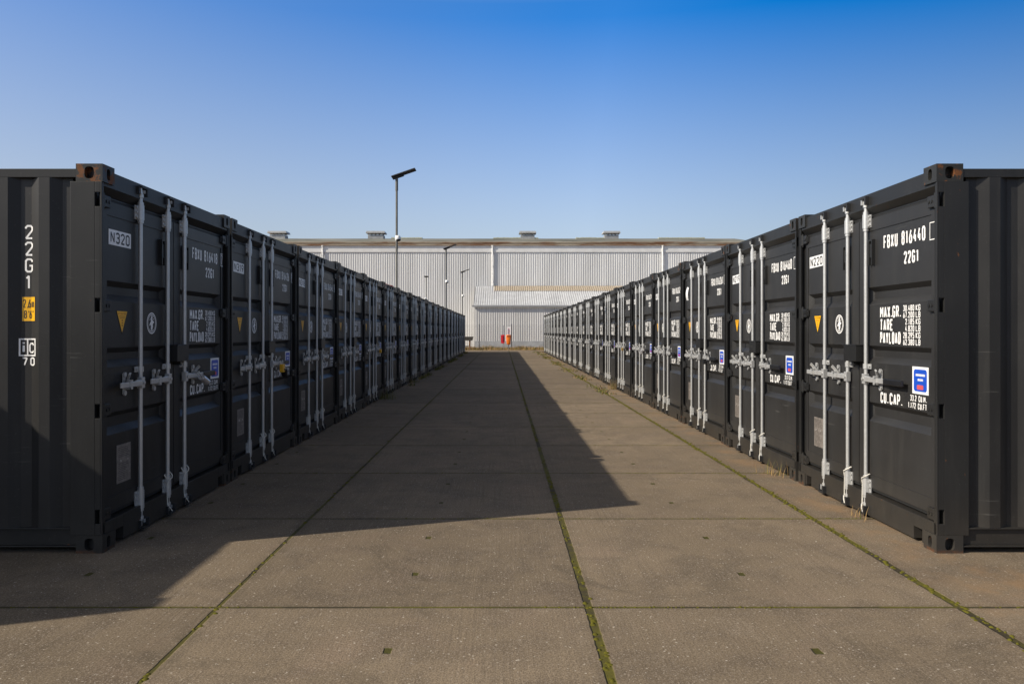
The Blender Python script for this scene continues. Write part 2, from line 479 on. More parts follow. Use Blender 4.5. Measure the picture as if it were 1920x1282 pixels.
def make_notice():
    """blue and white notice sticker with a red stamp; its print is too small to read"""
    mb = MB(); a, b, c, d = 2.045, 2.258, 1.034, 1.226
    fx = lambda u, v, h: P(u, v, SX+h)
    mb.prism([(a,c),(b,c),(b,d),(a,d)], -.0015, .0005, fx, 0)
    mb.face([fx(x, y, .0012) for x, y in rrect(a+.020, b-.020, c+.018, d-.018, .022)], 1)
    r_ = random.Random(3)
    for y, w in ((1.160, .115), (1.126, .062)):
        x = (a+b)/2-w/2
        while x < (a+b)/2+w/2:
            ww = r_.choice((.007, .009, .011))
            mb.face([fx(x,y,.0020), fx(x+ww,y,.0020), fx(x+ww,y+.016,.0020), fx(x,y+.016,.0020)], 2); x += ww+.003
    mb.face([fx(x, y, .0020) for x, y in rrect((a+b)/2-.042, (a+b)/2+.042, 1.066, 1.098, .006, 2)], 3)
    return mb
def make_unit_label(s, tilt=0.):
    mb = MB(); cu, cv = .330, 2.128; ct, st = cos(tilt), sin(tilt)
    fx = lambda u, v, h: P(cu+u*ct-v*st, cv+u*st+v*ct, SX+h)
    mb.prism([(-.160,-.053),(.160,-.053),(.160,.053),(-.160,.053)], -.0015, .0008, fx, 0)
    text(mb, s, -.137, -.039, .078, .274, .0120, fx, 1, .0018, .30)
    return mb
def make_triangle():
    mb = MB(); fx = lambda u, v, h: P(u, v, SX+h)
    mb.prism([(.358, 1.456), (.441, 1.622), (.275, 1.622)], -.0015, .0004, fx, 1)
    mb.face([fx(.358, 1.468, .0010), fx(.434, 1.618, .0010), fx(.282, 1.618, .0010)], 0)
    text(mb, 'ATTENTION', .300, 1.594, .013, .116, .0030, fx, 2, .0016, .3)
    for y, w in ((1.580, .085), (1.568, .072)):
        mb.face([fx(.358-w/2,y,.0016), fx(.358+w/2,y,.0016), fx(.358+w/2,y+.004,.0016), fx(.358-w/2,y+.004,.0016)], 2)
    for y in (1.548, 1.530, 1.512): mb.face([fx(.350,y,.0016), fx(.366,y,.0016), fx(.366,y+.011,.0016), fx(.350,y+.011,.0016)], 2)
    return mb
def make_emblem():
    """white round emblem: a ring and an upright, forward-leaning figure"""
    mb = MB(); cu, cv, r = .828, 1.538, .082; fx = lambda u, v, h: P(cu+u, cv+v, SX+h); n = 40
    for r0, r1, hh in ((r-.009, r, .0006), (r-.021, r-.0155, .0006)):
        for i in range(n):
            a, b = 2*pi*i/n, 2*pi*(i+1)/n
            mb.face([fx(r0*cos(a), r0*sin(a), hh), fx(r1*cos(a), r1*sin(a), hh), fx(r1*cos(b), r1*sin(b), hh), fx(r0*cos(b), r0*sin(b), hh)], 0)
    fig = [(-.004,.056),(.009,.058),(.013,.046),(.010,.030),(.020,.018),(.036,.014),(.040,.004),(.026,.000),(.018,-.010),(.022,-.026),(.010,-.044),(-.010,-.052),
           (-.016,-.040),(-.012,-.024),(-.020,-.010),(-.034,-.022),(-.040,-.014),(-.026,.004),(-.014,.016),(-.010,.034),(-.012,.046)]
    mb.face([fx(x, y, .0010) for x, y in fig], 0)
    for y in (-.047, -.056): mb.face([fx(-.018,y,.0014), fx(.018,y,.0014), fx(.015,y+.004,.0014), fx(-.015,y+.004,.0014)], 0)
    mb.face([fx(.022,.040,.001), fx(.036,.034,.001), fx(.030,.022,.001)], 0); mb.face([fx(-.020,.044,.001), fx(-.038,.020,.001), fx(-.022,.026,.001)], 0)
    return mb
def make_plate():
    mb = MB(); fx = lambda u, v, h: P(u, v, SX+h)
    mb.prism([(.280,.405),(.485,.405),(.485,.675),(.280,.675)], -.0015, .0015, fx, 0)
    r_ = random.Random(5); y = .650
    while y > .425:
        w = r_.uniform(.09, .165)
        if not .545 < y < .58: mb.face([fx(.300,y,.0022), fx(.300+w,y,.0022), fx(.300+w,y+.005,.0022), fx(.300,y+.005,.0022)], 1)
        y -= .0125
    for q in (.335, .435): mb.tube(fx(q, .56, .001), fx(q, .56, .005), .007, n=8, mi=2)
    return mb
def make_cord(u):
    mb = MB(); q = lambda du, v, x: P(u+du, v, x)
    pts = [q(.050,.345,-.022), q(.030,.322,.006), q(.000,.306,.016), q(-.030,.290,.002), q(-.038,.250,-.008), q(-.038,.160,-.006), q(-.034,.100,-.004), q(-.020,.075,.008)]
    mb.path(pts, .0042); mb.path([q(.050,.345,-.022), q(.030,.338,-.036), q(-.020,.330,-.036), q(-.036,.300,-.010)], .0042)
    mb.path([q(-.020,.075,.008), q(.010,.040,.016), q(.040,.028,.004), q(.052,.036,-.010)], .0042)
    return mb
def make_keeper(u, top):
    mb = MB(); v = 2.512 if top else .062; x = -.004 if not top else -.014
    mb.box(P(u+.040, v-.036, x-.018), P(u+.062, v+.030, x+.030)); mb.box(P(u-.062, v-.030, x-.018), P(u-.046, v+.026, x+.016))
    if top: mb.box(P(u-.040, v+.018, x-.018), P(u+.040, v+.034, x+.030))
    else: mb.box(P(u-.040, v-.038, x-.018), P(u+.040, v-.024, x+.030))
    return mb

def make_frame():
    mb = MB()
    y0, y1 = -W/2, W/2
    for s in (-1, 1):
        a, b = sorted((s*W/2, s*(W/2-.050)))
        xs = [(-.216, -.050), (-.018, -.003)]
        mb.box((-.216, a, .118), (-.052, b, H-.118))                 # post, hollow behind the hinge pins
        ys = sorted((s*(W/2), s*(W/2-.012)))
        mb.box((-.0145, *[ys[0]], .118), (-.003, ys[1]-.0, H-.118))   # thin lip of the post in front of the slots
        cuts = [.118] ; 
        for v in HV: cuts += [v-.047, v+.047]
        cuts += [H-.118]
        for i in range(0, len(cuts), 2):                             # web, slotted where the hinges turn
            mb.box((-.052, ys[0], cuts[i]), (-.0145, ys[1], cuts[i+1]))
        c, d = sorted((s*(W/2-.012), s*(W/2-.034)))
        mb.box((-.026, c, .20), (-.008, d, H-.118))
    mb.prism([(-.112, 2.400), (-.062, 2.400), (-.014, 2.452), (-.014, 2.562), (-.112, 2.562)], y0+.162, y1-.162, lambda x, z, y: (x, y, z))   # header over the doors
    mb.box((-.085, y0+.045, 2.388), (-.060, y1-.045, 2.400))
    for s in (-1, 1):
        c, d = sorted((s*(W/2-.162), s*(W/2-.045)))
        mb.prism([(-.112, 2.400), (-.062, 2.400), (-.014, 2.452), (-.014, 2.473), (-.112, 2.473)], c, d, lambda x, z, y: (x, y, z))
    a0, a1 = y0+.162, y1-.162
    for c, d, e, f in ((a0, a0+.030, .022, .196), (a0+.140, a1-.140, .022, .196), (a1-.030, a1, .022, .196),
                       (a0+.030, a0+.140, .110, .196), (a1-.140, a1-.030, .110, .196)):
        mb.box((-.130, c, e), (-.006, d, f))                          # sill with its two notches
    for s in (-1, 1):
        c, d = sorted((s*(W/2-.162), s*(W/2-.045))); mb.box((-.130, c, .118), (-.006, d, .196))
        c, d = sorted((s*(W/2-.004), s*(W/2-.064)))
        mb.box((-L+.178, c, 2.500), (-.178, d, 2.558))                # top side rail
        c, d = sorted((s*(W/2-.024), s*(W/2-.030)))
        mb.box((-L+.178, c, .050), (-.178, d, .158))                  # bottom rail: web and two flanges
        c, d = sorted((s*(W/2-.003), s*(W/2-.075)))
        mb.box((-L+.178, c, .158), (-.178, d, .168)); mb.box((-L+.178, c, .040), (-.178, d, .050))
        c, d = sorted((s*W/2, s*(W/2-.150)))
        mb.box((-L, c, .118), (-L+.150, d, H-.118))
    mb.box((-L+.01, y0+.162, 2.47), (-L+.09, y1-.162, 2.56)); mb.box((-L+.01, y0+.162, .03), (-L+.12, y1-.162, .16))
    return mb
def make_side(s):
    mb = MB(); br = side_breaks(); z0, z1 = .168, 2.500
    pr = [(-d, s*(W/2-side_depth(d+1e-5))) for d in br]
    for (xa, ya), (xb, yb) in zip(pr, pr[1:]):
        q = [(xa,ya,z0),(xb,yb,z0),(xb,yb,z1),(xa,ya,z1)]
        mb.face(q if s < 0 else q[::-1])
    return mb
HV = [.241, .944, 1.650, 2.354]
for key in ('hinge',): pass

def make_container(unit, serial, digit):
    root = empty('shipping_container')
    make_frame().build('frame', M['frame'], root, bevel=.003)
    for s in (-1, 1): make_side(s).build('side_wall', M['paint'], root)
    mb = MB(); mb.box((-L+.09, -W/2+.064, 2.530), (-.112, W/2-.064, 2.545)); mb.build('roof', M['paint'], root)
    mb = MB()
    for i in range(9):
        y = -W/2+.150+i*(W-.3)/9; w = (W-.3)/9
        mb.box((-L+.03, y, .16), (-L+.05, y+w, 2.47)); mb.box((-L+.018, y+w*.25, .17), (-L+.03, y+w*.7, 2.46))
    mb.build('end_wall', M['paint'], root)
    mb = MB(); mb.box((-L+.12, -W/2+.075, .12), (-.13, W/2-.075, .165)); mb.build('floor', M['darkmetal'], root)
    for sx in (1, -1):
        for sy in (-1, 1):
            for sz in (-1, 1):
                o = casting_mesh(sx, sy, sz).build('corner_casting', M['casting'], root, bevel=.006)
                o.location = (0 if sx > 0 else -L, sy*W/2, H if sz > 0 else 0)
    mb = MB()
    mb.box(P(1.105, 1.232, -BD+.004), P(1.335, 1.362, .040)); mb.box(P(1.098, 1.362, -BD+.004), P(1.340, 1.368, .046))
    mb.box(P(1.212, 1.20, -BD+.004), P(1.24, 1.232, .02))
    mb.build('lock_box', M['frame'], root, bevel=.004)
    for u in (.585, 1.055, 1.385):
        make_keeper(u, True).build('cam_keeper', M['darkmetal'], root); make_keeper(u, False).build('cam_keeper', M['darkmetal'], root)
    for side in (-1, 1):
        (u0, u1, s0, s1) = (.094, 1.213, .136, 1.092) if side < 0 else (1.225, W-.094, 1.346, W-.136)
        mb = MB()
        dm = door_sheet(s0, s1); mb.mesh(dm.v, dm.f)
        mb.box(P(u0, .236, -BD-.06), P(s0, 2.368, -BD)); mb.box(P(s1, .236, -BD-.06), P(u1, 2.368, -BD))
        mb.box(P(s0, .236, -BD-.06), P(s1, .336, -BD)); mb.box(P(s0, 2.272, -BD-.06), P(s1, 2.368, -BD))
        mb.box(P(s0, .30, -BD-.062), P(s1, 2.30, -BD-.058))
        d = mb.build('door', M['paint'], root)
        g = MB()                                                     # rubber seal round the leaf
        g.box(P(u0-.010, .212, -BD-.045), P(u1+.010, .236, -BD-.012)); g.box(P(u0-.010, 2.368, -BD-.045), P(u1+.010, 2.386, -BD-.016))
        e0, e1 = (u0-.030, u0) if side < 0 else (u1, u1+.030)
        g.box(P(e0, .236, -BD-.045), P(e1, 2.368, -BD-.02))
        if side < 0: g.box(P(u1, .236, -BD-.04), P(u1+.012, 2.368, -BD-.006))
        g.build('gasket', M['gasket'], d)
        for v in HV: make_hinge(v, side).build('hinge', M['frame'], d, bevel=.005)
        us = (.585, 1.055) if side < 0 else (1.385,)
        for u in us:
            make_rod(u).build('locking_rod', M['galv'], d)
            make_bracket(u, .176, .300).build('rod_bracket', M['galv'], d); make_bracket(u, 2.300, 2.402).build('rod_bracket', M['galv'], d)
            make_clamp(u).build('rod_clamp', M['galv'], d)
            make_handle(u, side).build('handle', M['galv'], d, bevel=.003); make_catch(u, side).build('handle_catch', M['galv'], d)
            if u > 1: make_cord(u).build('tie_cord', M['cord'], d)
        make_vent(.985 if side < 0 else 1.452).build('vent', M['frame'], d)
        if side < 0:
            make_unit_label(unit).build('unit_label', [M['label'], M['ink']], d)
            make_triangle().build('warning_triangle', [M['yellow'], M['ink'], M['orangeink']], d)
            make_emblem().build('emblem', M['white'], d)
            make_plate().build('data_plate', [M['plate'], M['plateink'], M['locksteel']], d)
        else:
            make_grip(1.385).build('handle_grip', M['black'], d, bevel=.006)
            make_owner().build('owner_lettering', M['white'], d)
            make_serial(serial).build('serial_lettering', M['white'], d)
            make_check(digit or '0', bool(digit)).build('check_digit', M['white'], d)
            make_type().build('type_lettering', M['white'], d)
            make_weights().build('weight_lettering', M['white'], d)
            make_weight_figures().build('weight_figures', M['white'], d)
            make_capacity_figures().build('capacity_figures', M['white'], d)
            make_capacity().build('capacity_lettering', M['white'], d)
            make_notice().build('notice_sticker', [M['label'], M['blue'], M['label'], M['red']], d)
    return root

ORD = ['nearest', 'second', 'third', 'fourth', 'fifth', 'sixth', 'seventh', 'eighth', 'ninth', 'tenth', 'eleventh', 'twelfth',
       'thirteenth', 'fourteenth', 'fifteenth', 'sixteenth', 'seventeenth', 'eighteenth', 'nineteenth', 'twentieth']
LS = [('816418', '7'), ('816426', '9'), ('816546', '8'), ('816434', '0'), ('816452', '6'), ('816397', '3')]
RS = [('816440', ''), ('816460', ''), ('816261', ''), ('816262', ''), ('816271', ''), ('816255', '')]
def swap(root, name, mb):
    for d in root.children:
        for o in d.children:
            if o.name.split('.')[0] == name:
                me = bpy.data.meshes.new(name); me.from_pydata(mb.v, [], mb.f)
                for m in o.data.materials: me.materials.append(m)
                me.polygons.foreach_set('material_index', mb.mi); me.update(); o.data = me
proto = make_container('N320', *LS[0])
rows = {'l': [], 'r': []}
for side, x, rz, S in (('l', XL, 0, LS), ('r', XR, pi, RS)):
    for i in range(N):
        o = proto if (side == 'l' and i == 0) else copy_tree(proto)
        jit = rnd.uniform(-.012, .012) if i else 0
        o.location = (x+(jit if side == 'l' else -jit), Y0+W/2+i*PITCH, 0); o.rotation_euler = (0, 0, rz)
        rows[side].append(o)
        if not (side == 'l' and i == 0):
            swap(o, 'unit_label', make_unit_label('N%d' % ((320 if side == 'l' else 220)-i), rnd.uniform(-.03, .03)))
            s, dg = S[i] if i < len(S) else ('8164%02d' % rnd.randint(10, 99), str(rnd.randint(1, 9)) if side == 'l' else '')
            swap(o, 'serial_lettering', make_serial(s)); swap(o, 'check_digit', make_check(dg or '0', bool(dg)))
        where = 'left' if side == 'l' else 'right'
        if i == 0 and side == 'l': lb = 'dark grey shipping container with N320 label and 22G1 on its side, nearest on the left'
        elif i == 0: lb = 'dark grey shipping container with serial number 816440, nearest on the right'
        elif i == 1 and side == 'l': lb = 'dark grey shipping container with N319 label and yellow padlock, second in the left row'
        elif i == 1: lb = 'dark grey shipping container with serial number 816460, second in the right row'
        elif i == 2 and side == 'r': lb = 'dark grey shipping container with a peeling white label, third in the right row'
        elif i == N-1: lb = 'dark grey shipping container at the far end of the %s row, closest to the warehouse' % where
        else: lb = 'dark grey shipping container, %s from the camera in the %s row' % (ORD[i], where)
        tag(o, lb, 'shipping container', 'shipping containers in the %s row' % where)
# the neighbour of N320, pushed back from the aisle: its shadow falls on N320's side and on the slabs
o = copy_tree(proto); o.location = (-5.68, Y0-PITCH+W/2+.02, 0)
swap(o, 'unit_label', make_unit_label('N321'))
tag(o, 'dark grey shipping container set back on the near side of the N320 container', 'shipping container', 'shipping containers in the left row')

def part(root, name):
    return [c for c in root.children if c.name.split('.')[0] == name]
def sub(root, name):
    return [c for d in root.children for c in d.children if c.name.split('.')[0] == name]
# a few individual touches
c = [q for q in part(rows['l'][0], 'corner_casting') if q.location.z > 1 and q.location.x > -1 and q.location.y < 0][0]
c.data = c.data.copy(); c.data.materials[0] = M['rusty']; tag(c, 'rusty corner casting')
for i, sy in ((0, 1), (1, 1), (3, 1)):
    c = [q for q in part(rows['r'][i], 'corner_casting') if q.location.z > 1 and q.location.x > -1 and q.location.y*sy > 0][0]
    c.data = c.data.copy(); c.data.materials[0] = M['halfrusty']; tag(c, 'corner casting with rusty edges')
# peeling label of the third container on the right: a curled strip still hanging by one edge
q = sub(rows['r'][2], 'unit_label')[0]
mb = MB(); pts = []
for i in range(13):
    t = i/12; pts.append((.235+.05*sin(t*2.6)-.02*t, 2.175-.21*t, SX+.004+.030*sin(t*pi*.9)))
for a, b in zip(pts, pts[1:]):
    wa = .045*(1-.3*abs(a[1]-2.1)/.1*.5)
    mb.face([P(a[0]-wa, a[1], a[2]), P(a[0]+wa, a[1], a[2]-.012), P(b[0]+wa, b[1], b[2]-.012), P(b[0]-wa, b[1], b[2])])
me = bpy.data.meshes.new('unit_label'); me.from_pydata(mb.v, [], mb.f); me.materials.append(M['label']); q.data = me
tag(q, 'peeling curled white label')
for c in (sub(rows['l'][2], 'handle_grip')+sub(rows['l'][1], 'handle_grip')): pass

# painted marks on the side of the nearest left container, following its corrugations
def conform(mb, lift=.0015):
    bm = bmesh.new(); me = bpy.data.meshes.new('t'); me.from_pydata(mb.v, [], mb.f)
    me.polygons.foreach_set('material_index', mb.mi); bm.from_mesh(me)
    for d in side_breaks():
        if d > 1.2: break
        bmesh.ops.bisect_plane(bm, geom=bm.verts[:]+bm.edges[:]+bm.faces[:], plane_co=(-d, 0, 0), plane_no=(1, 0, 0), dist=1e-5)
    for v in bm.verts:                       # y carries the lift
        v.co.y = -W/2+side_depth(-v.co.x)-lift-v.co.y
    bm.to_mesh(me); bm.free(); return me
def side_obj(name, mb, mats, parent):
    me = conform(mb)
    for m in mats: me.materials.append(m)
    o = bpy.data.objects.new(name, me); col.objects.link(o); o.parent = parent; return o
fs = lambda a, z, h: (a, h, z)               # a = x along the wall (reads left to right from the camera side)
c0 = rows['l'][0]; cx = -.508
mb = MB()
for i, ch in enumerate('22G1'):
    text(mb, ch, cx-.030, 2.190-.098-i*.1115, .095, .056 if ch != '1' else .045, .0125, fs)
side_obj('type_lettering', mb, [M['white']], c0)
mb = MB(); a, b = cx-.048, cx+.046
mb.face([fs(a-.006,1.538,0), fs(b+.006,1.538,0), fs(b+.006,1.712,0), fs(a-.006,1.712,0)], 1)
mb.face([fs(a,1.545,.0006), fs(b,1.545,.0006), fs(b,1.705,.0006), fs(a,1.705,.0006)], 0)
text(mb, '2,6m', a+.006, 1.634, .056, .082, .0058, fs, 1, .0012, .30); text(mb, "8'6\"", a+.012, 1.562, .054, .070, .0058, fs, 1, .0012, .30)
side_obj('height_label', mb, [M['yellow'], M['ink']], c0)
mb = MB(); a, b, zc, zd = cx-.068, cx+.052, 1.310, 1.428; t = .009; mid = cx-.012
for q in ((a,a+t,zc,zd), (b-t,b,zc,zd), (mid-t/2,mid+t/2,zc+t,zd-t), (a+t,b-t,zc,zc+t), (a+t,b-t,zd-t,zd)):
    mb.face([fs(q[0],q[2],0), fs(q[1],q[2],0), fs(q[1],q[3],0), fs(q[0],q[3],0)])
text(mb, 'i', a+.020, zc+.022, .078, .018, .014, fs); text(mb, 'c', mid+.010, zc+.020, .098, .040, .010, fs)
text(mb, '70', cx-.050, 1.246, .056, .094, .0095, fs)
side_obj('approval_mark', mb, [M['white']], c0)

# padlocks hang on handle catches: things of their own
def padlock(side, i, body, label, kind='cyl', rot=0., scale=1.):
    root = rows[side][i]; m = Matrix.Translation(root.location) @ Matrix.Rotation(root.rotation_euler.z, 4, 'Z')
    p = m @ Vector(P(1.60, 1.075, .028))
    e = empty('padlock', p, root.rotation_euler.z)
    if kind == 'cyl':
        mb = MB(); d = Vector((.25, .80, -.52)).normalized(); a = Vector((.014, .012, .0))
        mb.tube(a, a+d*.085, .027, n=18); mb.tube(a-d*.004, a, .022, n=18); mb.tube(a+d*.085, a+d*.089, .023, n=18)
        mb.build('body', M[body], e)
        mb = MB(); mb.path([(-.006,-.02,.045), (.012,-.02,.030), (.02,-.004,.012), (.012,.012,-.005), (-.01,.01,-.014)], .0055, 8); mb.build('shackle', M['galv'], e)
    else:
        mb = MB(); mb.box((-.004, -.033*scale, -.062*scale), (.040, .033*scale, .012)); mb.build('body', M[body], e, bevel=.008)
        mb = MB(); mb.path([(.018,-.02,.010), (.018,-.02,.042), (.018,-.008,.054), (.018,.008,.054), (.018,.02,.042), (.018,.02,.010)], .005, 8); mb.build('shackle', M['galv'], e)
        if kind == 'cover':
            mb = MB(); mb.tube((.022, .052, -.072), (.026, .082, -.128), .042, .034, n=16); mb.box((.0, -.01, -.060), (.046, .075, -.045)); mb.build('rubber_cover', M['black'], e, bevel=0)
    tag(e, label, 'padlock', 'padlocks on the container doors')
padlock('l', 0, 'locksteel', 'shiny steel cylinder padlock on the door handle of the N320 container')
padlock('l', 1, 'lockyellow', 'yellow padlock with black cover on the door handle of the N319 container', 'cover', scale=1.35)
padlock('l', 4, 'lockyellow', 'small yellow padlock on the fifth container of the left row', 'box')
padlock('r', 2, 'black', 'black padlock on the third container of the right row', 'box')
padlock('r', 4, 'locksteel', 'steel padlock on the fifth container of the right row', 'box')
padlock('r', 5, 'lockbrass', 'brass padlock on the sixth container of the right row', 'box')

# ------------------------------------------------------------------ ground
k = NT('concrete_slabs'); wp = k.pos('World'); X, Y, Z = k.sep(wp); S_ = 1.985
OY = F*CAM_H/517
gx = k.math('DIVIDE', k.math('SUBTRACT', X, BX-200*S_), S_); gy = k.math('DIVIDE', k.math('SUBTRACT', Y, OY-200*S_), S_)
fxx = k.math('FRACT', gx); fyy = k.math('FRACT', gy)
wob = k.math('MULTIPLY', k.math('SUBTRACT', k.noise(wp, 9, 4, .7), .5), .016)
dx = k.math('MULTIPLY', k.math('MINIMUM', fxx, k.math('SUBTRACT', 1., fxx)), S_)
dy = k.math('MULTIPLY', k.math('MINIMUM', fyy, k.math('SUBTRACT', 1., fyy)), S_)
dx = k.math('ADD', dx, wob); dy = k.math('ADD', dy, wob)
lj = k.ramp(X, -.9, -.6)
dxj = k.math('ADD', dx, k.math('MULTIPLY', k.math('SUBTRACT', 1., lj), .010))
jx = k.ramp(dxj, .026, .017); jy = k.ramp(dy, .014, .008)
joint = k.math('MAXIMUM', jx, jy)
cell = k.n.new('ShaderNodeTexWhiteNoise'); cell.noise_dimensions = '2D'
k.link(k.comb(k.math('FLOOR', gx), k.math('FLOOR', gy), 0.), cell.inputs[0])
big = k.noise(wp, .55, 5, .6); mid = k.noise(wp, 2.6, 6, .65, .5); fine = k.noise(wp, 26, 5, .7); grit = k.noise(wp, 120, 3, .7)
stri = k.noise(k.scaled(wp, (58, .5, 1)), 1., 4, .65); stri2 = k.noise(k.scaled(wp, (150, 1.1, 1)), 1., 2, .6)
base = k.mix(k.ramp(big, .3, .7), (.196, .152, .103), (.254, .197, .134))
base = k.mix(k.math('MULTIPLY', k.ramp(mid, .42, .64), .75), base, (.145, .112, .078))
base = k.mix(k.math('MULTIPLY', k.ramp(k.noise(wp, 1.1, 4, .6, .8), .52, .70), .30), base, (.275, .195, .145))
base = k.mix(k.math('MULTIPLY', k.ramp(k.noise(k.scaled(wp, (1, 1, 1), (7.3, 3.1, 0)), .85, 7, .72, 1.2), .55, .68), .55), base, (.105, .084, .058))
base = k.mix(k.math('MULTIPLY', k.ramp(k.noise(k.scaled(wp, (1, .6, 1), (1.7, 9.4, 0)), 4.5, 6, .7, .6), .56, .70), .40), base, (.30, .245, .185))
tone = k.math('ADD', k.math('MULTIPLY', cell.outputs[0], .34), .82)
base = k.mix(1., base, k.comb(tone, tone, tone), 'MULTIPLY')
base = k.mix(k.math('MULTIPLY', k.math('MULTIPLY', k.ramp(stri, .46, .66), k.ramp(k.noise(wp, .9, 3), .35, .65)), .42), base, (.115, .088, .064))
base = k.mix(k.math('MULTIPLY', k.math('MULTIPLY', k.ramp(stri2, .54, .68), k.ramp(k.noise(wp, 1.4, 3), .40, .65)), .45), base, (.33, .265, .20))
base = k.mix(k.math('MULTIPLY', k.ramp(grit, .45, .60), .68), base, (.085, .064, .046))
base = k.mix(k.math('MULTIPLY', k.ramp(k.noise(wp, 75, 4, .75), .53, .66), .6), base, (.38, .31, .235))
vor = k.n.new('ShaderNodeTexVoronoi'); k.link(wp, vor.inputs['Vector']); vor.inputs['Scale'].default_value = 40
chip = k.math('MULTIPLY', k.ramp(vor.outputs['Distance'], .26, .16), k.ramp(fine, .50, .62))
base = k.mix(k.math('MULTIPLY', chip, .85), base, (.56, .50, .42))
vor2 = k.n.new('ShaderNodeTexVoronoi'); k.link(wp, vor2.inputs['Vector']); vor2.inputs['Scale'].default_value = 85
chip2 = k.math('MULTIPLY', k.ramp(vor2.outputs['Distance'], .30, .18), k.ramp(mid, .40, .60))
base = k.mix(k.math('MULTIPLY', chip2, .5), base, (.42, .36, .30))
# rust washed off the steel and sand along the foot of the right row
edge = k.math('MULTIPLY', k.ramp(X, 2.25, 2.85), k.ramp(k.noise(wp, 2.1, 5, .65), .42, .68))
base = k.mix(k.math('MULTIPLY', edge, .55), base, (.30, .185, .095))
# dark worn edges beside the joints, joints filled with earth and moss
near = k.math('MULTIPLY', k.math('MAXIMUM', k.ramp(dx, .10, .0), k.ramp(dy, .07, .0)), k.ramp(k.noise(wp, 6, 4), .35, .7))
base = k.mix(k.math('MULTIPLY', near, .45), base, (.085, .070, .045))
earth = k.mix(k.noise(wp, 30, 4), (.028, .024, .014), (.075, .060, .032))
mossc = k.mix(k.noise(wp, 40, 4), (.056, .053, .009), (.150, .132, .022))
mossf = k.ramp(k.noise(wp, 1.7, 5, .7), .40, .56)
jc = k.mix(k.math('MULTIPLY', mossf, k.math('ADD', k.math('MULTIPLY', lj, .35), .65)), earth, mossc)
# lifting holes: two small mossy squares per slab
hx = k.math('ABSOLUTE', k.math('MULTIPLY', k.math('SUBTRACT', fxx, .5), S_))
hy = k.math('ABSOLUTE', k.math('SUBTRACT', k.math('ABSOLUTE', k.math('MULTIPLY', k.math('SUBTRACT', fyy, .5), S_)), .42))
hole = k.ramp(k.math('ADD', k.math('MAXIMUM', k.math('MULTIPLY', hx, 1.75), hy), k.math('MULTIPLY', wob, 2.6)), .038, .026)
base = k.mix(hole, base, k.mix(k.noise(wp, 60, 3), (.035, .032, .010), (.10, .092, .016)))
base = k.mix(joint, base, jc)
hgt = k.math('ADD', k.math('MULTIPLY', stri, .35), k.math('MULTIPLY', grit, .35))
hgt = k.math('ADD', hgt, k.math('MULTIPLY', k.math('MAXIMUM', joint, hole), -1.6)); hgt = k.math('ADD', hgt, k.math('MULTIPLY', fine, .4))
k.bump(hgt, .55, .008)
M['concrete'] = k.out(base, .88, 0., .25)
mb = MB(); mb.face([(-300, -120, 0), (300, -120, 0), (300, 61.2, 0), (-300, 61.2, 0)])
g = mb.build('pavement', M['concrete']); tag(g, kind='structure')
k = NT('bare_earth'); p = k.pos('World')
M['earth'] = k.out(k.mix(k.ramp(k.noise(p, 2.2, 6, .65), .35, .65), (.11, .075, .04), (.30, .21, .12)), .95, 0., .1)
mb = MB(); mb.face([(-900, 61.2, -.004), (900, 61.2, -.004), (900, 1800, -.004), (-900, 1800, -.004)])
mb.face([(-900, -900, -.004), (900, -900, -.004), (900, -120, -.004), (-900, -120, -.004)])
mb.face([(-900, -120, -.004), (-300, -120, -.004), (-300, 61.2, -.004), (-900, 61.2, -.004)]); mb.face([(300, -120, -.004), (900, -120, -.004), (900, 61.2, -.004), (300, 61.2, -.004)])
g = mb.build('ground', M['earth']); tag(g, kind='structure')

# moss cushions standing up out of the joints
k = NT('moss'); p = k.pos('World')
M['moss'] = k.out(k.mix(k.noise(p, 28, 4, .7), (.052, .052, .008), (.165, .148, .022)), .95, 0., .1)
mb = MB()
def cushion(x, y, r, h):
    n = 6; a0 = rnd.uniform(0, 6.3); vs = [(x, y, h)]
    for i in range(n):
        t = a0+2*pi*i/n; rr = r*rnd.uniform(.7, 1.2); vs.append((x+rr*.6*cos(t), y+rr*.6*sin(t), h*rnd.uniform(.5, .9)))
    for i in range(n):
        t = a0+2*pi*i/n; rr = r*rnd.uniform(.8, 1.3); vs.append((x+rr*cos(t), y+rr*sin(t), -.002))
    fsx = [(0, 1+i, 1+(i+1) % n) for i in range(n)]+[(1+i, 1+n+i, 1+n+(i+1) % n, 1+(i+1) % n) for i in range(n)]
    mb.mesh(vs, fsx, 0, True)
def patch(a, b): return .5+.5*sin(a*1.9+1.3*sin(b*.7+a*.4)+b)
for kx, dens, sp in ((0, .40, .011), (1, .90, .016), (-1, .22, .007)):
    x0 = BX+kx*S_; y = 2.0
    while y < 40:
        if rnd.random() < dens*((.55 if kx == 1 else .25)+(.45 if kx == 1 else .75)*patch(y, kx*2.1)): cushion(x0+rnd.gauss(0, sp), y, rnd.uniform(.007, .017)*(1+y*.03), rnd.uniform(.003, .009))
        y += rnd.uniform(.008, .020)*(1+y*.05)
for j in range(-1, 12):
    y0 = OY+j*S_; x = -3.2 if j > 0 else -4.5
    while x < (2.8 if j > 0 else 5.):
        if rnd.random() < .55*patch(x, j*1.7)*(1.3 if x > .4 else .7): cushion(x, y0+rnd.gauss(0, .006), rnd.uniform(.005, .010)*(1+y0*.03), rnd.uniform(.002, .006))
        x += rnd.uniform(.010, .026)*(1+y0*.05)
tag(mb.build('moss', M['moss']), 'olive green moss filling the joints between the concrete slabs', 'moss', kind='stuff')

